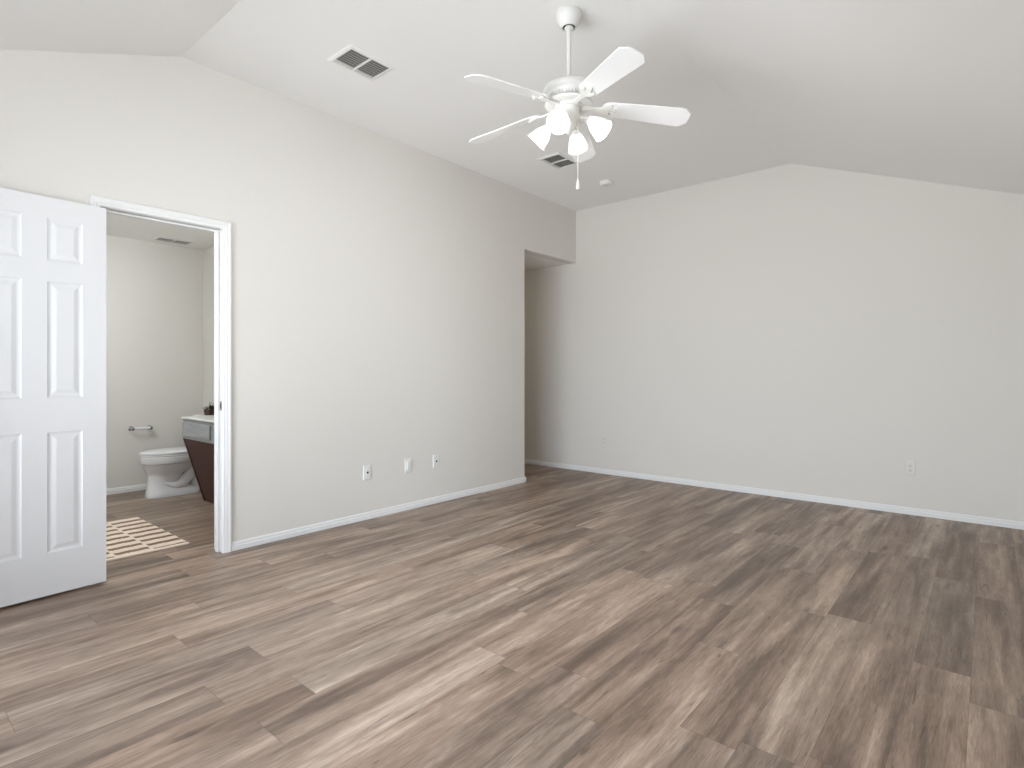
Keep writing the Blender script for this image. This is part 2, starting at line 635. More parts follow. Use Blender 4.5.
# baseboards: small two-step profile
def baseboard(name, runs, parent=None):
    """runs: list of (axis, fixed, sign, a, b): board against the face at 'fixed', sticking out by sign"""
    bm = bmesh.new()
    prof = [(0, 0), (0.0125, 0), (0.0125, 0.030), (0.008, 0.035), (0.008, 0.046), (0.003, 0.056), (0, 0.056)]
    for axis, fx, sg, a, b in runs:
        pts = [(fx + sg * d, z) for d, z in prof]
        prism(bm, pts, 'y' if axis == 'y' else 'x', a, b)
    return struct(obj(name, bm, M_TRIM))


CW = 0.050
baseboard('baseboard_left', [('y', 0, 1, DR + CW - 0.004, YH + 0.012), ('y', 0, 1, YN, DL - CW + 0.004), ('x', YH, 1, -0.5, 0.0125)])
baseboard('baseboard_back', [('x', 0, -1, XH, XR)])
baseboard('baseboard_right', [('y', XR, -1, YN, 0)])
baseboard('baseboard_front', [('x', YN, 1, 0, XR)])
baseboard('baseboard_bathroom', [('y', XB, 1, YBL, YB), ('x', YB, -1, XB, -T), ('x', YBL, 1, XB, -T)])

# door jamb and casing
bm = bmesh.new()
jt = 0.004
for (y0, y1) in ((DL, DL + 0.003), (DR - 0.003, DR)):
    box(bm, -T - 0.002, 0.002, y0, y1, 0, DT)
box(bm, -T - 0.002, 0.002, DL, DR, DT - 0.003, DT)
# stops
box(bm, -0.075, -0.040, DL + 0.006, DL + 0.017, 0, DT - 0.006)
box(bm, -0.075, -0.040, DR - 0.017, DR - 0.006, 0, DT - 0.006)
box(bm, -0.075, -0.040, DL + 0.017, DR - 0.017, DT - 0.017, DT - 0.006)
struct(obj('door_1', bm, M_TRIM, bevel=0.001, bseg=1))


def casing(name, x0, sx):
    bm = bmesh.new()
    prof = [(0, 0), (0.008, 0), (0.011, 0.004), (0.011, 0.014), (0.0145, 0.020), (0.0145, 0.030), (0.018, 0.038), (0.018, 0.046), (0.014, CW), (0, CW)]   # depth, distance from opening
    yi0, yi1, zi = DL - 0.004 + 0.006, DR + 0.004 - 0.006, DT + 0.004 - 0.006
    loop = []
    for d, w in prof:
        X = x0 + sx * d
        loop.append([(X, yi0 - w, 0), (X, yi0 - w, zi + w), (X, yi1 + w, zi + w), (X, yi1 + w, 0)])
    vs = [[bm.verts.new(p) for p in l] for l in loop]
    n = len(vs)
    for i in range(n):
        A, B = vs[i], vs[(i + 1) % n]
        for k in range(3):
            bm.faces.new((A[k], A[k + 1], B[k + 1], B[k]))
    bm.faces.new([x[0] for x in vs])
    bm.faces.new([x[3] for x in vs])
    return struct(obj(name, bm, M_TRIM))


casing('trim_1', 0, 1)
casing('trim_2', -T, -1)

# strike plate on the right jamb
bm = bmesh.new()
box(bm, -0.034, -0.002, DR - 0.0045, DR - 0.003, 0.905, 0.962)
box(bm, -0.026, -0.013, DR - 0.0048, DR - 0.0044, 0.92, 0.947, 1)
sp_ = obj('strike_plate', bm, [M_NICKEL, M_DARK], bevel=0.0004, bseg=1)
tag(sp_, 'small nickel strike plate on the right jamb of the bathroom doorway', 'strike plate')

# ------------------------------------------------------------------ six-panel door leaf, folded back against the left wall
LW, LH, LT = 0.61, 2.022, 0.035
leaf = empty('panel_door', (0.020, -4.644, 0.014), math.radians(-90 + 3.6))
tag(leaf, 'white six-panel interior door swung wide open against the left wall', 'door')
# local: +x along leaf from hinge, room face at y = +LT, wall face at y = 0


def door_face(bm, y, sgn):
    us = [0, 0.105, 0.255, 0.355, 0.505, LW]
    zs = [0, 0.214, 0.828, 1.003, 1.596, 1.700, 1.917, LH]
    for i in range(5):
        for j in range(7):
            u0, u1, z0, z1 = us[i], us[i + 1], zs[j], zs[j + 1]
            if i in (1, 3) and j in (1, 3, 5):
                steps = [(0, 0), (0.006, -0.004), (0.013, -0.0055), (0.019, -0.0055), (0.037, -0.001), (0.041, -0.0005)]
                prev = None
                for k, (ins, dy) in enumerate(steps):
                    q = [bm.verts.new((a, y + sgn * dy, b)) for a, b in ((u0 + ins, z0 + ins), (u1 - ins, z0 + ins), (u1 - ins, z1 - ins), (u0 + ins, z1 - ins))]
                    if prev:
                        for t in range(4):
                            bm.faces.new((prev[t], prev[(t + 1) % 4], q[(t + 1) % 4], q[t]))
                    prev = q
                bm.faces.new(prev)
            else:
                q = [bm.verts.new((a, y, b)) for a, b in ((u0, z0), (u1, z0), (u1, z1), (u0, z1))]
                bm.faces.new(q)


bm = bmesh.new()
door_face(bm, LT, 1)
door_face(bm, 0, -1)
for u in (0, LW):
    bm.faces.new([bm.verts.new(p) for p in ((u, 0, 0), (u, LT, 0), (u, LT, LH), (u, 0, LH))])
for z in (0, LH):
    bm.faces.new([bm.verts.new(p) for p in ((0, 0, z), (LW, 0, z), (LW, LT, z), (0, LT, z))])
bmesh.ops.remove_doubles(bm, verts=bm.verts, dist=0.00005)
obj('leaf', bm, M_DOOR, leaf)
for hz in (0.20, 1.02, 1.82):
    bm = bmesh.new()
    tube(bm, [(-0.003, -0.004, hz - 0.045), (-0.003, -0.004, hz + 0.045)], 0.0055, 12)
    obj('hinge', bm, M_NICKEL, leaf, smooth=True)
bm = bmesh.new()
kx = LW - 0.06
lathe(bm, [(0, 0), (0.032, 0), (0.032, 0.004), (0.026, 0.008), (0.012, 0.010), (0.011, 0.030), (0.022, 0.036), (0.027, 0.048), (0.024, 0.060), (0.012, 0.066), (0, 0.067)], 24, frame_to((kx, LT, 0.91), (0, 1, 0)))
obj('door_knob', bm, M_NICKEL, leaf, smooth=True)

# ------------------------------------------------------------------ ceiling fan with four lights
FX, FY = 2.016, -3.083
fan = empty('ceiling_fan', (FX, FY, ZC))
tag(fan, 'white five-blade ceiling fan with four lit glass shades on a long downrod', 'ceiling fan')
Z = lambda z: z - ZC
bm = bmesh.new()
lathe(bm, [(0, 0), (0.064, 0), (0.067, -0.006), (0.067, -0.022), (0.064, -0.038), (0.056, -0.055), (0.047, -0.070), (0.040, -0.078), (0.036, -0.081), (0.033, -0.078), (0.033, -0.070), (0, -0.070)], 40)
cn = obj('canopy', bm, M_FAN, fan, smooth=True)
bm = bmesh.new()
lathe(bm, [(0, -0.0705), (0.032, -0.0705), (0.032, -0.0725), (0, -0.0725)], 24, None, 1)
lathe(bm, [(0, -0.072), (0.019, -0.074), (0.024, -0.080), (0.023, -0.087), (0.014, -0.094), (0, -0.095)], 24)
obj('hanger_ball', bm, [M_FAN, M_DARK], cn, smooth=True)
bm = bmesh.new()
lathe(bm, [(0, -0.075), (0.012, -0.075), (0.012, Z(2.675)), (0.020, Z(2.67)), (0.022, Z(2.650)), (0, Z(2.645))], 20)
obj('downrod', bm, M_FAN, fan, smooth=True)
bm = bmesh.new()
lathe(bm, [(0, Z(2.664)), (0.050, Z(2.664)), (0.085, Z(2.662)), (0.118, Z(2.654)), (0.132, Z(2.643)), (0.136, Z(2.632)), (0.134, Z(2.620)), (0.124, Z(2.614)),
           (0.116, Z(2.610)), (0.116, Z(2.604)), (0.112, Z(2.598)), (0.098, Z(2.578)), (0.104, Z(2.574)), (0.122, Z(2.570)), (0.128, Z(2.562)), (0.122, Z(2.553)), (0.100, Z(2.550)), (0.075, Z(2.552)), (0.070, Z(2.538)), (0, Z(2.538))], 56)
mo = obj('motor_housing', bm, M_FAN, fan, smooth=True)
bm = bmesh.new()
for k in range(44):                       # vent fins around the waist
    a = 2 * math.pi * k / 44
    vs = box(bm, 0.098, 0.1145, -0.0022, 0.0022, Z(2.577), Z(2.598))
    bmesh.ops.transform(bm, matrix=Matrix.Rotation(a, 4, 'Z'), verts=vs)
obj('vent_fins', bm, M_FAN, mo)
# blades
BZ = 2.5616
PH0 = math.radians(258.9)


def blade_outline():
    pts = []
    r0, r1 = 0.175, 0.645
    w0, w1 = 0.052, 0.070
    pts += [(r0, 0.0), (r0 + 0.004, -0.024), (r0 + 0.014, -0.040), (r0 + 0.035, -w0)]
    pts += [(r1 - 0.055, -w1), (r1 - 0.036, -w1 + 0.001), (r1 - 0.030, -w1 + 0.008), (r1 - 0.004, -0.040), (r1, -0.030)]
    pts += [(r1, 0.030), (r1 - 0.004, 0.040), (r1 - 0.030, w1 - 0.008), (r1 - 0.036, w1 - 0.001), (r1 - 0.055, w1)]
    pts += [(r0 + 0.035, w0), (r0 + 0.014, 0.040), (r0 + 0.004, 0.024)]
    return pts


bladem = brackm = None
for k in range(5):
    e_ang = PH0 - k * math.radians(72)
    M4 = Matrix.Rotation(e_ang, 4, 'Z')
    if bladem is None:
        bm = bmesh.new()
        prism(bm, blade_outline(), 'z', -0.003, 0.003)
        bmesh.ops.transform(bm, matrix=Matrix.Translation((0, 0, Z(BZ))) @ Matrix.Rotation(math.radians(5.2), 4, 'Y') @ Matrix.Rotation(math.radians(-14), 4, 'X'), verts=bm.verts)
        bl = obj('blade', bm, M_BLADE, fan, bevel=0.0015, bseg=2)
        bladem = bl.data
        bm = bmesh.new()
        # iron: stem from the hub that forks into a three-lobed plate under the blade
        prism(bm, [(0.066, -0.016), (0.120, -0.011), (0.165, -0.014), (0.190, -0.036), (0.222, -0.040), (0.230, -0.028), (0.212, -0.014), (0.246, -0.010), (0.256, 0.0),
                   (0.246, 0.010), (0.212, 0.014), (0.230, 0.028), (0.222, 0.040), (0.190, 0.036), (0.165, 0.014), (0.120, 0.011), (0.070, 0.016)], 'z', -0.0125, -0.0045)
        for x, y in ((0.216, -0.033), (0.216, 0.033), (0.243, 0.0)):
            lathe(bm, [(0, -0.0155), (0.004, -0.015), (0.006, -0.0125), (0, -0.0124)], 10, Matrix.Translation((x, y, 0)))
        bmesh.ops.transform(bm, matrix=Matrix.Translation((0, 0, Z(BZ))) @ Matrix.Rotation(math.radians(5.2), 4, 'Y') @ Matrix.Rotation(math.radians(-14), 4, 'X'), verts=bm.verts)
        br = obj('blade_iron', bm, M_FAN, bl, bevel=0.002, bseg=2)
    else:
        bl0 = bl
        nb = first.copy(); COL.objects.link(nb); nb.parent = fan
        ni = firsti.copy(); COL.objects.link(ni); ni.parent = nb
        nb.rotation_euler = (0, 0, e_ang)
        continue
    first, firsti = bl, br
    bl.rotation_euler = (0, 0, e_ang)

bm = bmesh.new()
lathe(bm, [(0, Z(2.540)), (0.060, Z(2.540)), (0.062, Z(2.534)), (0.058, Z(2.525)), (0.058, Z(2.492)), (0.062, Z(2.486)), (0.062, Z(2.476)), (0.054, Z(2.470)),
           (0.044, Z(2.462)), (0.040, Z(2.448)), (0.030, Z(2.436)), (0.020, Z(2.424)), (0.014, Z(2.412)), (0.006, Z(2.404)), (0, Z(2.402))], 40)
sh = obj('switch_housing', bm, M_FAN, fan, smooth=True)
for a in (20, 140, 260):
    bm = bmesh.new()
    c = (0.058 * math.cos(math.radians(a)), 0.058 * math.sin(math.radians(a)), Z(2.515))
    lathe(bm, [(0, 0), (0.004, 0), (0.004, 0.003), (0, 0.004)], 10, frame_to(c, (c[0], c[1], 0)))
    obj('screw', bm, M_NICKEL, sh)
TILT = math.radians(44)
for k in range(4):
    az = math.radians(-72.5 + 90 * k)
    er = Vector((math.cos(az), math.sin(az), 0))
    d = er * math.cos(TILT) + Vector((0, 0, -math.sin(TILT)))
    neck = er * 0.104 + Vector((0, 0, Z(2.470)))
    bm = bmesh.new()
    tube(bm, [er * 0.045 + Vector((0, 0, Z(2.481))), er * 0.068 + Vector((0, 0, Z(2.484))), er * 0.092 + Vector((0, 0, Z(2.479))), neck + d * 0.004], 0.0085, 12)
    lathe(bm, [(0, -0.006), (0.018, -0.004), (0.025, 0.004), (0.026, 0.020), (0.022, 0.022), (0, 0.018)], 24, frame_to(neck, d))
    obj('light_arm', bm, M_FAN, fan, smooth=True)
    bm = bmesh.new()
    outer = [(0.022, 0.014), (0.025, 0.022), (0.031, 0.034), (0.040, 0.050), (0.047, 0.070), (0.052, 0.090), (0.057, 0.106), (0.061, 0.114)]
    inner = [(r - 0.003, z) for r, z in outer[::-1]]
    lathe(bm, outer + inner + [outer[0]], 36, frame_to(neck, d))
    shd = obj('lamp_shade', bm, M_FROST, fan, smooth=True)
    bm = bmesh.new()
    lathe(bm, [(0, 0.020), (0.013, 0.022), (0.013, 0.040), (0.020, 0.052), (0.028, 0.068), (0.030, 0.080), (0.026, 0.094), (0.014, 0.104), (0, 0.107)], 24, frame_to(neck, d))
    obj('light_bulb', bm, M_BULB, shd, smooth=True)
bm = bmesh.new()
cx, cy = 0.034, 0.033
tube(bm, [(cx * 1.0, cy * 1.0, Z(2.45)), (cx, cy, Z(2.165))], 0.0016, 6)
for i in range(48):
    z = 2.445 - i * 0.0058
    lathe(bm, [(0, 0.0024), (0.0024, 0), (0, -0.0024)], 6, Matrix.Translation((cx, cy, Z(z))))
ch = obj('pull_chain', bm, M_FAN, fan)
bm = bmesh.new()
lathe(bm, [(0, Z(2.170)), (0.004, Z(2.168)), (0.006, Z(2.155)), (0.010, Z(2.130)), (0.0105, Z(2.122)), (0.007, Z(2.115)), (0, Z(2.114))], 16, Matrix.Translation((cx, cy, 0)))
obj('pull_knob', bm, M_FAN, ch, smooth=True)

# ------------------------------------------------------------------ ceiling vents


def make_vent():
    t = empty('ceiling_vent', (0, 0, 0))
    ox, oy, ix, iy = 0.125, 0.165, 0.100, 0.140      # half sizes, outer and inner
    bm = bmesh.new()
    prof = [(0, 0), (0.003, -0.004), (0.018, -0.010), (0.025, -0.010), (0.025, 0)]
    loops = []
    for w, z in prof:
        loops.append([bm.verts.new(p) for p in ((-ox + w, -oy + w, z), (ox - w, -oy + w, z), (ox - w, oy - w, z), (-ox + w, oy - w, z))])
    for i in range(len(loops)):
        A, B = loops[i], loops[(i + 1) % len(loops)]
        for k in range(4):
            bm.faces.new((A[k], A[(k + 1) % 4], B[(k + 1) % 4], B[k]))
    box(bm, -ix, ix, -0.006, 0.006, -0.010, -0.002)
    obj('frame', bm, M_VENT, t)
    bm = bmesh.new()
    n = 9
    for side in (-1, 1):
        for i in range(n):
            x = -ix + (i + 0.5) * 2 * ix / n
            vs = box(bm, -0.0075, 0.0075, 0.008, iy - 0.001, -0.0006, 0.0006)
            bmesh.ops.transform(bm, matrix=Matrix.Translation((x, 0 if side > 0 else -iy - 0.007 + 0, -0.0055)) @ Matrix.Rotation(math.radians(28), 4, 'Y'), verts=vs)
    box(bm, -ix, -ix + 0.030, -iy, iy, -0.0075, -0.0065)
    obj('louvers', bm, M_LOUV, t)
    bm = bmesh.new()
    box(bm, -ix, ix, -iy, iy, -0.0012, -0.0006)
    obj('duct_opening', bm, M_DUCT, t)
    return t


GV = 'ceiling supply vents'
v1 = make_vent()
v1.location = (0.765, -3.503, ZC)
tag(v1, 'white louvered vent in the bedroom ceiling left of the fan, nearer the door', 'vent', GV)
v2 = dup(v1)
v2.location = (0.76, -1.42, ZC)
tag(v2, 'louvered vent in the bedroom ceiling behind the fan lights, farther from the door', 'vent', GV)
v3 = dup(v1)
v3.location = (-2.37, -3.49, ZE)
v3.scale = (0.75, 1.0, 1.0)
tag(v3, 'small white vent in the bathroom ceiling seen through the doorway', 'vent', GV)

# smoke detector
bm = bmesh.new()
lathe(bm, [(0, 0), (0.068, 0), (0.070, -0.004), (0.070, -0.014), (0.064, -0.018), (0.062, -0.028), (0.054, -0.036), (0.030, -0.040), (0, -0.041)], 40)
sd = obj('smoke_detector', bm, M_PLATE, smooth=True)
sd.location = (0.80, -0.66, ZC)
tag(sd, 'round white smoke detector on the ceiling near the back left corner', 'smoke detector')
bm = bmesh.new()
lathe(bm, [(0, 0), (0.008, 0), (0.007, -0.003), (0, -0.003)], 16, Matrix.Translation((0.025, 0, -0.0395)))
obj('test_button', bm, M_VENT, sd)

# ------------------------------------------------------------------ wall plates


def plate_base(name, m, kind):
    """local: plate in XZ plane, facing -Y, centre at origin"""
    t = empty(name, (0, 0, 0))
    bm = bmesh.new()
    w, h, d = 0.0355, 0.0585, 0.006
    prism(bm, [(-w, 0), (w, 0), (w, -0.002), (w - 0.004, -d), (-w + 0.004, -d), (-w, -0.002)], 'z', -h, h)
    # chamfered top and bottom edges
    for v_ in bm.verts:
        if abs(v_.co.z) > h - 0.001 and v_.co.y < -d + 0.0005:
            v_.co.z *= (h - 0.004) / h
    obj('cover_plate', bm, m, t, bevel=0.0012)
    if kind == 'duplex':
        for s in (-1, 1):
            bm = bmesh.new()
            pts = []
            for a in range(0, 360, 15):
                x, z = 0.0170 * math.cos(math.radians(a)), 0.0170 * math.sin(math.radians(a))
                pts.append((x, max(-0.0140, min(0.0140, z))))
            prism(bm, pts, 'y', -d - 0.002, -d + 0.001)
            for q in bm.verts:
                q.co.z += s * 0.0195
            sk = obj('socket', bm, m, t)
            bm = bmesh.new()
            for x in (-0.0065, 0.0065):
                box(bm, x - 0.0012, x + 0.0012, -d - 0.0023, -d - 0.0019, s * 0.0195 - 0.002, s * 0.0195 + 0.007)
            lathe(bm, [(0, 0), (0.0026, 0), (0.0026, 0.0003), (0, 0.0003)], 10, frame_to((0, -d - 0.0020, s * 0.0195 - 0.008), (0, -1, 0)))
            obj('slots', bm, M_DARK, sk)
    elif kind == 'jack':
        bm = bmesh.new()
        box(bm, -0.0165, 0.0165, -d - 0.0015, -d + 0.001, -0.033, 0.033)
        obj('insert', bm, m, t, bevel=0.0008)
        bm = bmesh.new()
        lathe(bm, [(0, 0), (0.0075, 0), (0.0075, 0.003), (0.0050, 0.004), (0.0045, 0.009), (0, 0.009)], 16, frame_to((0, -d - 0.0012, 0), (0, -1, 0)))
        o = obj('jack', bm, M_DARK, t)
        o['label'] = 'small dark round jack'
    elif kind == 'blank':
        bm = bmesh.new()
        box(bm, -0.0175, 0.0175, -d - 0.010, -d + 0.001, -0.034, 0.034)
        obj('blank_insert', bm, m, t, bevel=0.003, bseg=3)
    return t


LWROT = math.pi / 2     # faces +X (mounted on the left wall)
GP = 'wall plates on the long left wall'
p1 = plate_base('wall_plate', M_PLATE, 'jack')
p1.location = (0, -2.923, 0.365); p1.rotation_euler = (0, 0, LWROT)
tag(p1, 'white jack plate low on the left wall, the one closest to the bathroom door', 'wall plate', GP)
p2 = plate_base('wall_plate', M_PLATE, 'blank')
p2.location = (0, -2.516, 0.366); p2.rotation_euler = (0, 0, LWROT)
tag(p2, 'white wall plate with a raised blank insert, between the two jack plates', 'wall plate', GP)
p3 = plate_base('wall_plate', M_PLATE, 'jack')
p3.location = (0, -2.205, 0.368); p3.rotation_euler = (0, 0, LWROT)
tag(p3, 'white jack plate low on the left wall, the one closest to the hall opening', 'wall plate', GP)
GO = 'outlets on the back wall'
o1 = plate_base('outlet', M_PLATEP, 'duplex')
o1.location = (0.378, 0, 0.373)
tag(o1, 'duplex outlet low on the back wall near the hall opening', 'outlet', GO)
o2 = plate_base('outlet', M_PLATEP, 'duplex')
o2.location = (3.227, 0, 0.376)
tag(o2, 'duplex outlet low on the back wall toward the far right', 'outlet', GO)

# ------------------------------------------------------------------ bathroom: toilet


def egg(u0, u1, hw, n=36, p=2.3, nose=0.0):
    """closed outline in (x, u); u1 is the front"""
    c, hl = (u0 + u1) / 2, (u1 - u0) / 2
    out = []
    for i in range(n):
        a = 2 * math.pi * i / n
        ca, sa = math.cos(a), math.sin(a)
        x = hw * math.copysign(abs(ca) ** (2 / p), ca)
        u = hl * math.copysign(abs(sa) ** (2 / p), sa)
        if u > 0:
            x *= 1 - nose * (u / hl) ** 2
        out.append((x, c + u))
    return out


def loft(bm, secs, cap=True):
    rings = [[bm.verts.new((x, -u, z)) for x, u in pts] for z, pts in secs]
    n = len(rings[0])
    for A, B in zip(rings, rings[1:]):
        for i in range(n):
            bm.faces.new((A[i], A[(i + 1) % n], B[(i + 1) % n], B[i]))
    if cap:
        bm.faces.new(rings[0]); bm.faces.new(rings[-1][::-1])


TX = -2.165
toilet = empty('toilet', (TX, YB, 0))
tag(toilet, 'white toilet with closed lid beside the bathroom vanity', 'toilet')
bm = bmesh.new()
E = egg
TS = Matrix.Diagonal((0.96, 0.95, 0.95, 1))
loft(bm, [(0.0, E(0.22, 0.690, 0.118, p=3.4)), (0.012, E(0.22, 0.692, 0.120, p=3.4)), (0.05, E(0.225, 0.686, 0.112, p=3.2)), (0.08, E(0.30, 0.680, 0.103, p=2.8)),
          (0.14, E(0.36, 0.676, 0.098, p=2.6)), (0.20, E(0.38, 0.674, 0.100, p=2.5)), (0.222, E(0.34, 0.680, 0.112, nose=0.1)),
          (0.25, E(0.29, 0.694, 0.136, nose=0.15)), (0.285, E(0.26, 0.708, 0.156, nose=0.18)), (0.322, E(0.24, 0.716, 0.168, nose=0.2)), (0.330, E(0.24, 0.732, 0.187, nose=0.2)),
          (0.345, E(0.24, 0.738, 0.192, nose=0.2)), (0.392, E(0.24, 0.738, 0.192, nose=0.2)), (0.400, E(0.245, 0.730, 0.186, nose=0.2))])
# deck under the tank and the rear trapway
loft(bm, [(0.30, E(0.03, 0.36, 0.11, p=4)), (0.34, E(0.02, 0.38, 0.16, p=4)), (0.395, E(0.02, 0.38, 0.17, p=4))])
for s in (-1, 1):
    tube(bm, [(s * 0.055, -0.56, 0.13), (s * 0.060, -0.47, 0.10), (s * 0.064, -0.40, 0.115), (s * 0.064, -0.34, 0.17), (s * 0.062, -0.29, 0.24), (s * 0.058, -0.22, 0.30), (s * 0.055, -0.14, 0.33)],
         [0.045, 0.052, 0.054, 0.054, 0.054, 0.054, 0.05], 16)
tube(bm, [(0, -0.24, 0.34), (0, -0.23, 0.2), (0, -0.24, 0.06), (0, -0.245, 0.03)], [0.09, 0.075, 0.085, 0.09], 20)
bmesh.ops.transform(bm, matrix=TS, verts=bm.verts)
obj('bowl', bm, M_PORC, toilet, smooth=True)
bm = bmesh.new()
loft(bm, [(0.400, E(0.25, 0.735, 0.186, nose=0.2)), (0.404, E(0.245, 0.741, 0.192, nose=0.2)), (0.414, E(0.245, 0.741, 0.192, nose=0.2)), (0.418, E(0.25, 0.737, 0.188, nose=0.2))])
bmesh.ops.transform(bm, matrix=TS, verts=bm.verts)
obj('seat', bm, M_SEAT, toilet, smooth=True)
bm = bmesh.new()
loft(bm, [(0.420, E(0.235, 0.736, 0.187, nose=0.2)), (0.424, E(0.23, 0.742, 0.193, nose=0.2)), (0.434, E(0.23, 0.741, 0.192, nose=0.2)), (0.441, E(0.24, 0.725, 0.178, nose=0.2)), (0.445, E(0.29, 0.66, 0.12, nose=0.2))])
bmesh.ops.transform(bm, matrix=TS, verts=bm.verts)
obj('lid', bm, M_SEAT, toilet, smooth=True)
bm = bmesh.new()
loft(bm, [(0.373, E(0.015, 0.170, 0.180, p=7)), (0.40, E(0.012, 0.180, 0.200, p=7)), (0.69, E(0.010, 0.188, 0.215, p=7))])
obj('tank', bm, M_PORC, toilet, smooth=True)
bm = bmesh.new()
loft(bm, [(0.69, E(0.006, 0.192, 0.222, p=7)), (0.695, E(0.005, 0.195, 0.225, p=7)), (0.719, E(0.005, 0.195, 0.225, p=7)), (0.727, E(0.012, 0.188, 0.217, p=7))])
obj('tank_lid', bm, M_PORC, toilet, smooth=True)
bm = bmesh.new()
tube(bm, [(-0.16, -0.182, 0.65), (-0.16, -0.206, 0.65), (-0.145, -0.210, 0.648), (-0.09, -0.210, 0.64)], 0.006, 10)
obj('flush_lever', bm, M_CHROME, toilet, smooth=True)
for s in (-1, 1):
    bm = bmesh.new()
    lathe(bm, [(0, 0.022), (0.010, 0.019), (0.014, 0.008), (0.014, 0), (0, 0)], 16, Matrix.Translation((s * 0.088, -0.30, 0.030)))
    obj('bolt_cap', bm, M_SEAT, toilet, smooth=True)

# ------------------------------------------------------------------ vanity
VX0, VX1, VZ, VY = -1.65, -0.22, 0.762, -3.675
van = empty('vanity', ((VX0 + VX1) / 2, YB, 0))
tag(van, 'bathroom vanity with white top, grey drawer front and dark slanted panel below', 'vanity')


def V(bm):      # world -> local of the vanity
    bmesh.ops.transform(bm, matrix=Matrix.Translation((-(VX0 + VX1) / 2, -YB, 0)), verts=bm.verts)
    return bm


bm = bmesh.new()
box(bm, VX0 - 0.004, VX1, VY, YB - 0.004, VZ - 0.015, VZ)
obj('countertop', V(bm), M_TOP, van, bevel=0.004)
bm = bmesh.new()
box(bm, VX0, VX1, VY + 0.018, YB - 0.004, 0.575, VZ - 0.015)
obj('apron', V(bm), M_APRON, van, bevel=0.001, bseg=1)
xs = [VX0 + 0.02, VX0 + 0.58, VX0 + 0.62, VX1 - 0.03]
for a, b in ((xs[0], xs[1]), (xs[2], xs[3])):
    bm = bmesh.new()
    box(bm, a, b, VY + 0.006, VY + 0.0175, 0.600, VZ - 0.044)
    obj('drawer_front', V(bm), M_APRON, van, bevel=0.003)
bm = bmesh.new()
prism(bm, [(VY + 0.020, 0.575), (YB - 0.004, 0.575), (YB - 0.004, 0.0), (VY + 0.020 + 0.175, 0.0)], 'x', VX0 + 0.001, VX1)
obj('slanted_panel', V(bm), M_BROWN, van)
bm = bmesh.new()
prism(bm, [(VY + 0.016, 0.575), (VY + 0.040, 0.575), (VY + 0.018 + 0.200, 0.0), (VY + 0.012 + 0.175, 0.0)], 'x', VX0, VX0 + 0.022)
obj('edge_strip', V(bm), M_BROWN, van)

# small basket with dried leaves and flowers on the tank lid
deco = empty('flower_basket', (-2.135, YB - 0.105, 0.727))
tag(deco, 'small dark basket with dried leaves and pale flowers behind the vanity top', 'basket')
bm = bmesh.new()
prism(bm, [(-0.052, -0.036), (0.052, -0.036), (0.052, 0.036), (-0.052, 0.036)], 'z', 0, 0.05)
for q in bm.verts:
    if q.co.z > 0.04:
        q.co.x *= 1.15; q.co.y *= 1.15
for z in (0.008, 0.022, 0.036, 0.050):
    f = 1 + 0.15 * z / 0.05
    for (x0, x1, y0, y1) in ((-0.055, 0.055, -0.039, -0.035), (-0.055, 0.055, 0.035, 0.039), (-0.055, -0.051, -0.039, 0.039), (0.051, 0.055, -0.039, 0.039)):
        box(bm, x0 * f, x1 * f, y0 * f, y1 * f, z - 0.004, z + 0.004)
obj('basket', bm, M_BASKET, deco)
random.seed(4)
bm = bmesh.new()
for i in range(46):
    a, t, l = random.uniform(0, 6.28), random.uniform(0.15, 1.2), random.uniform(0.03, 0.06)
    vs = [bm.verts.new(p) for p in ((0, 0, 0), (l * 0.5, l * 0.22, 0.004), (l, 0, 0), (l * 0.5, -l * 0.22, 0.004))]
    bm.faces.new(vs)
    bmesh.ops.transform(bm, matrix=Matrix.Translation((random.uniform(-0.05, 0.05), random.uniform(-0.03, 0.03), random.uniform(0.045, 0.075))) @ Matrix.Rotation(a, 4, 'Z') @ Matrix.Rotation(-t, 4, 'Y'), verts=vs)
bmesh.ops.solidify(bm, geom=list(bm.faces), thickness=0.001)
obj('leaves', bm, M_LEAF, deco)
bm = bmesh.new()
for cx_, cy_, cz_ in ((0.02, -0.02, 0.098), (-0.01, 0.0, 0.112), (0.045, 0.01, 0.10)):
    for k in range(7):
        a = k * 0.9
        vs = [bm.verts.new(p) for p in ((0, 0, 0), (0.012, 0.007, 0.003), (0.022, 0, 0.008), (0.012, -0.007, 0.003))]
        bm.faces.new(vs)
        bmesh.ops.transform(bm, matrix=Matrix.Translation((cx_, cy_, cz_)) @ Matrix.Rotation(a, 4, 'Z') @ Matrix.Rotation(-0.5, 4, 'Y'), verts=vs)
bmesh.ops.solidify(bm, geom=list(bm.faces), thickness=0.001)
obj('flowers', bm, M_PETAL, deco)

# toilet paper holder on the bathroom back wall
tph = empty('paper_holder', (XB, -3.706, 0.606))
tag(tph, 'chrome toilet paper holder with an empty white roller on the bathroom wall', 'paper holder')
for s in (-1, 1):
    bm = bmesh.new()
    lathe(bm, [(0, 0), (0.024, 0), (0.024, 0.004), (0.018, 0.010), (0.011, 0.016), (0.010, 0.048), (0.015, 0.052), (0.017, 0.062), (0.014, 0.072), (0, 0.075)], 20, frame_to((0, s * 0.078, 0), (1, 0, 0)))
    obj('post', bm, M_CHROME, tph, smooth=True)
bm = bmesh.new()
tube(bm, [(0.060, -0.068, 0), (0.060, -0.03, 0), (0.060, -0.029, 0), (0.060, 0.068, 0)], [0.011, 0.011, 0.013, 0.013], 18)
obj('roller', bm, M_SEAT, tph, smooth=True)

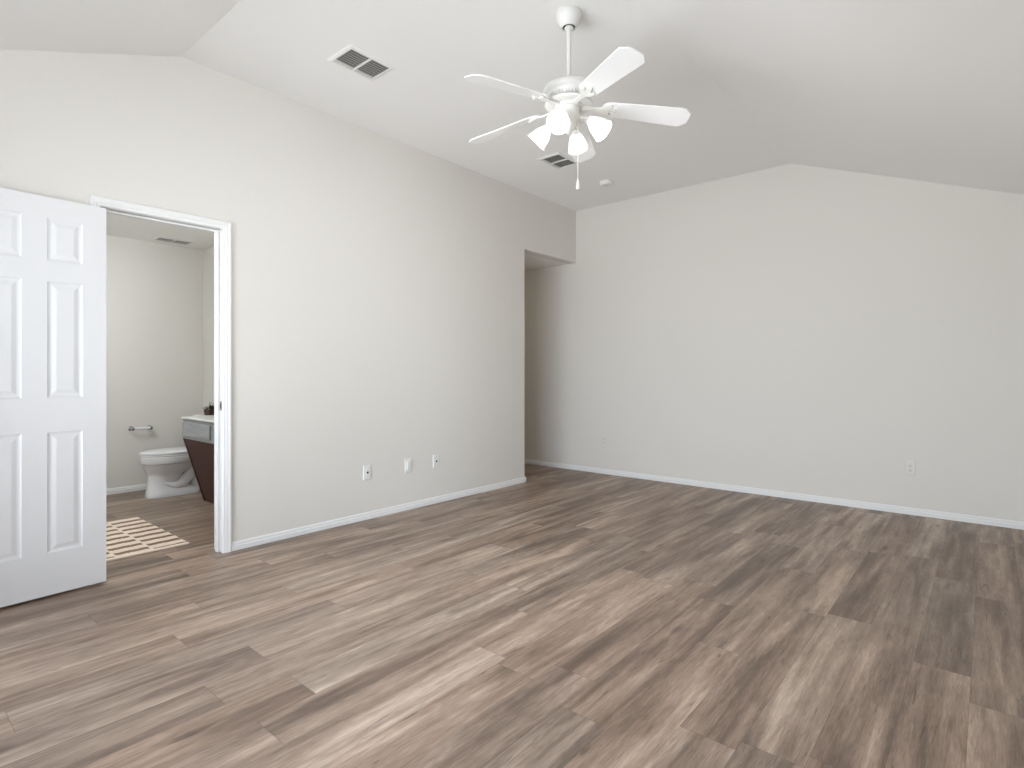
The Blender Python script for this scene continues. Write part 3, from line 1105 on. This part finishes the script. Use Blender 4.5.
# ------------------------------------------------------------------ bath mat: raised cream pile in staggered bars on a brown ground
RX0, RX1, RY1, RY0 = -1.40, -0.36, -4.072, -4.72
rug = empty('bath_mat', ((RX0 + RX1) / 2, (RY0 + RY1) / 2, 0))
tag(rug, 'cream and brown woven bath mat on the floor just inside the bathroom doorway', 'rug')
cxr, cyr = (RX0 + RX1) / 2, (RY0 + RY1) / 2
bm = bmesh.new()
box(bm, RX0 - cxr + 0.012, RX1 - cxr - 0.012, RY0 - cyr + 0.012, RY1 - cyr - 0.012, 0.0, 0.007)
obj('ground_weave', bm, M_RUGB, rug)
bm = bmesh.new()
random.seed(2)
npitch = 8
pitch = (RX1 - RX0) / npitch
barw = pitch * 0.52
cols = [(RY1 - 0.20, RY1), (RY1 - 0.40, RY1 - 0.20), (RY0, RY1 - 0.40)]
for ci, (y0, y1) in enumerate(cols):
    off = 0 if ci % 2 == 0 else 0.5
    for i in range(-1, npitch + 1):
        x0 = RX0 + (i + off) * pitch
        x1 = x0 + barw
        x0, x1 = max(x0, RX0), min(x1, RX1)
        if x1 - x0 < 0.012:
            continue
        n = 8
        A = []
        for k in range(n + 1):
            y = y0 - 0.012 + (y1 - y0 + 0.012) * k / n
            j = 0.003 * math.sin(k * 1.7 + i)
            A.append((y, j))
        for (ya, ja), (yb, jb) in zip(A, A[1:]):
            vs = box(bm, x0 + ja - cxr, x1 + ja - cxr, ya - cyr, yb - cyr, 0.004, 0.0105)
    # the ground shows only between the bars
box(bm, RX0 - cxr, RX0 + 0.022 - cxr, RY0 - cyr, RY1 - cyr - 0.02, 0.004, 0.010)
box(bm, RX1 - 0.035 - cxr, RX1 - cxr, RY0 - cyr, RY1 - cyr, 0.0, 0.010)
obj('pile', bm, M_CREAM, rug, bevel=0.002, bseg=1)

# ceiling light added to brighten the bathroom, out of view beside the doorway
bl_ = empty('added_bathroom_light', (-1.25, -4.75, ZE))
tag(bl_, 'added unseen ceiling light in the bathroom above the mat', 'ceiling light')
bm = bmesh.new()
lathe(bm, [(0, 0), (0.16, 0), (0.165, -0.02), (0.15, -0.025), (0, -0.025)], 32)
obj('base', bm, M_FAN, bl_, smooth=True)
bm = bmesh.new()
lathe(bm, [(0.145, -0.025), (0.14, -0.05), (0.11, -0.075), (0.06, -0.09), (0, -0.094)], 32)
obj('diffuser', bm, M_BATHB, bl_, smooth=True)

# warm ceiling light added to brighten the hall, unseen round its corner
hl_ = empty('added_hall_light', (-1.75, -0.48, ZE))
tag(hl_, 'added unseen warm ceiling light inside the hall', 'ceiling light')
bm = bmesh.new()
lathe(bm, [(0, 0), (0.11, 0), (0.115, -0.015), (0.105, -0.02), (0, -0.02)], 32)
obj('base', bm, M_FAN, hl_, smooth=True)
bm = bmesh.new()
lathe(bm, [(0.10, -0.02), (0.095, -0.045), (0.07, -0.062), (0, -0.07)], 32)
obj('diffuser', bm, mat('warm_diffuser', (1, 1, 1, 1), 0.5, emit=(1.0, 0.80, 0.55, 1), estr=22.0), hl_, smooth=True)
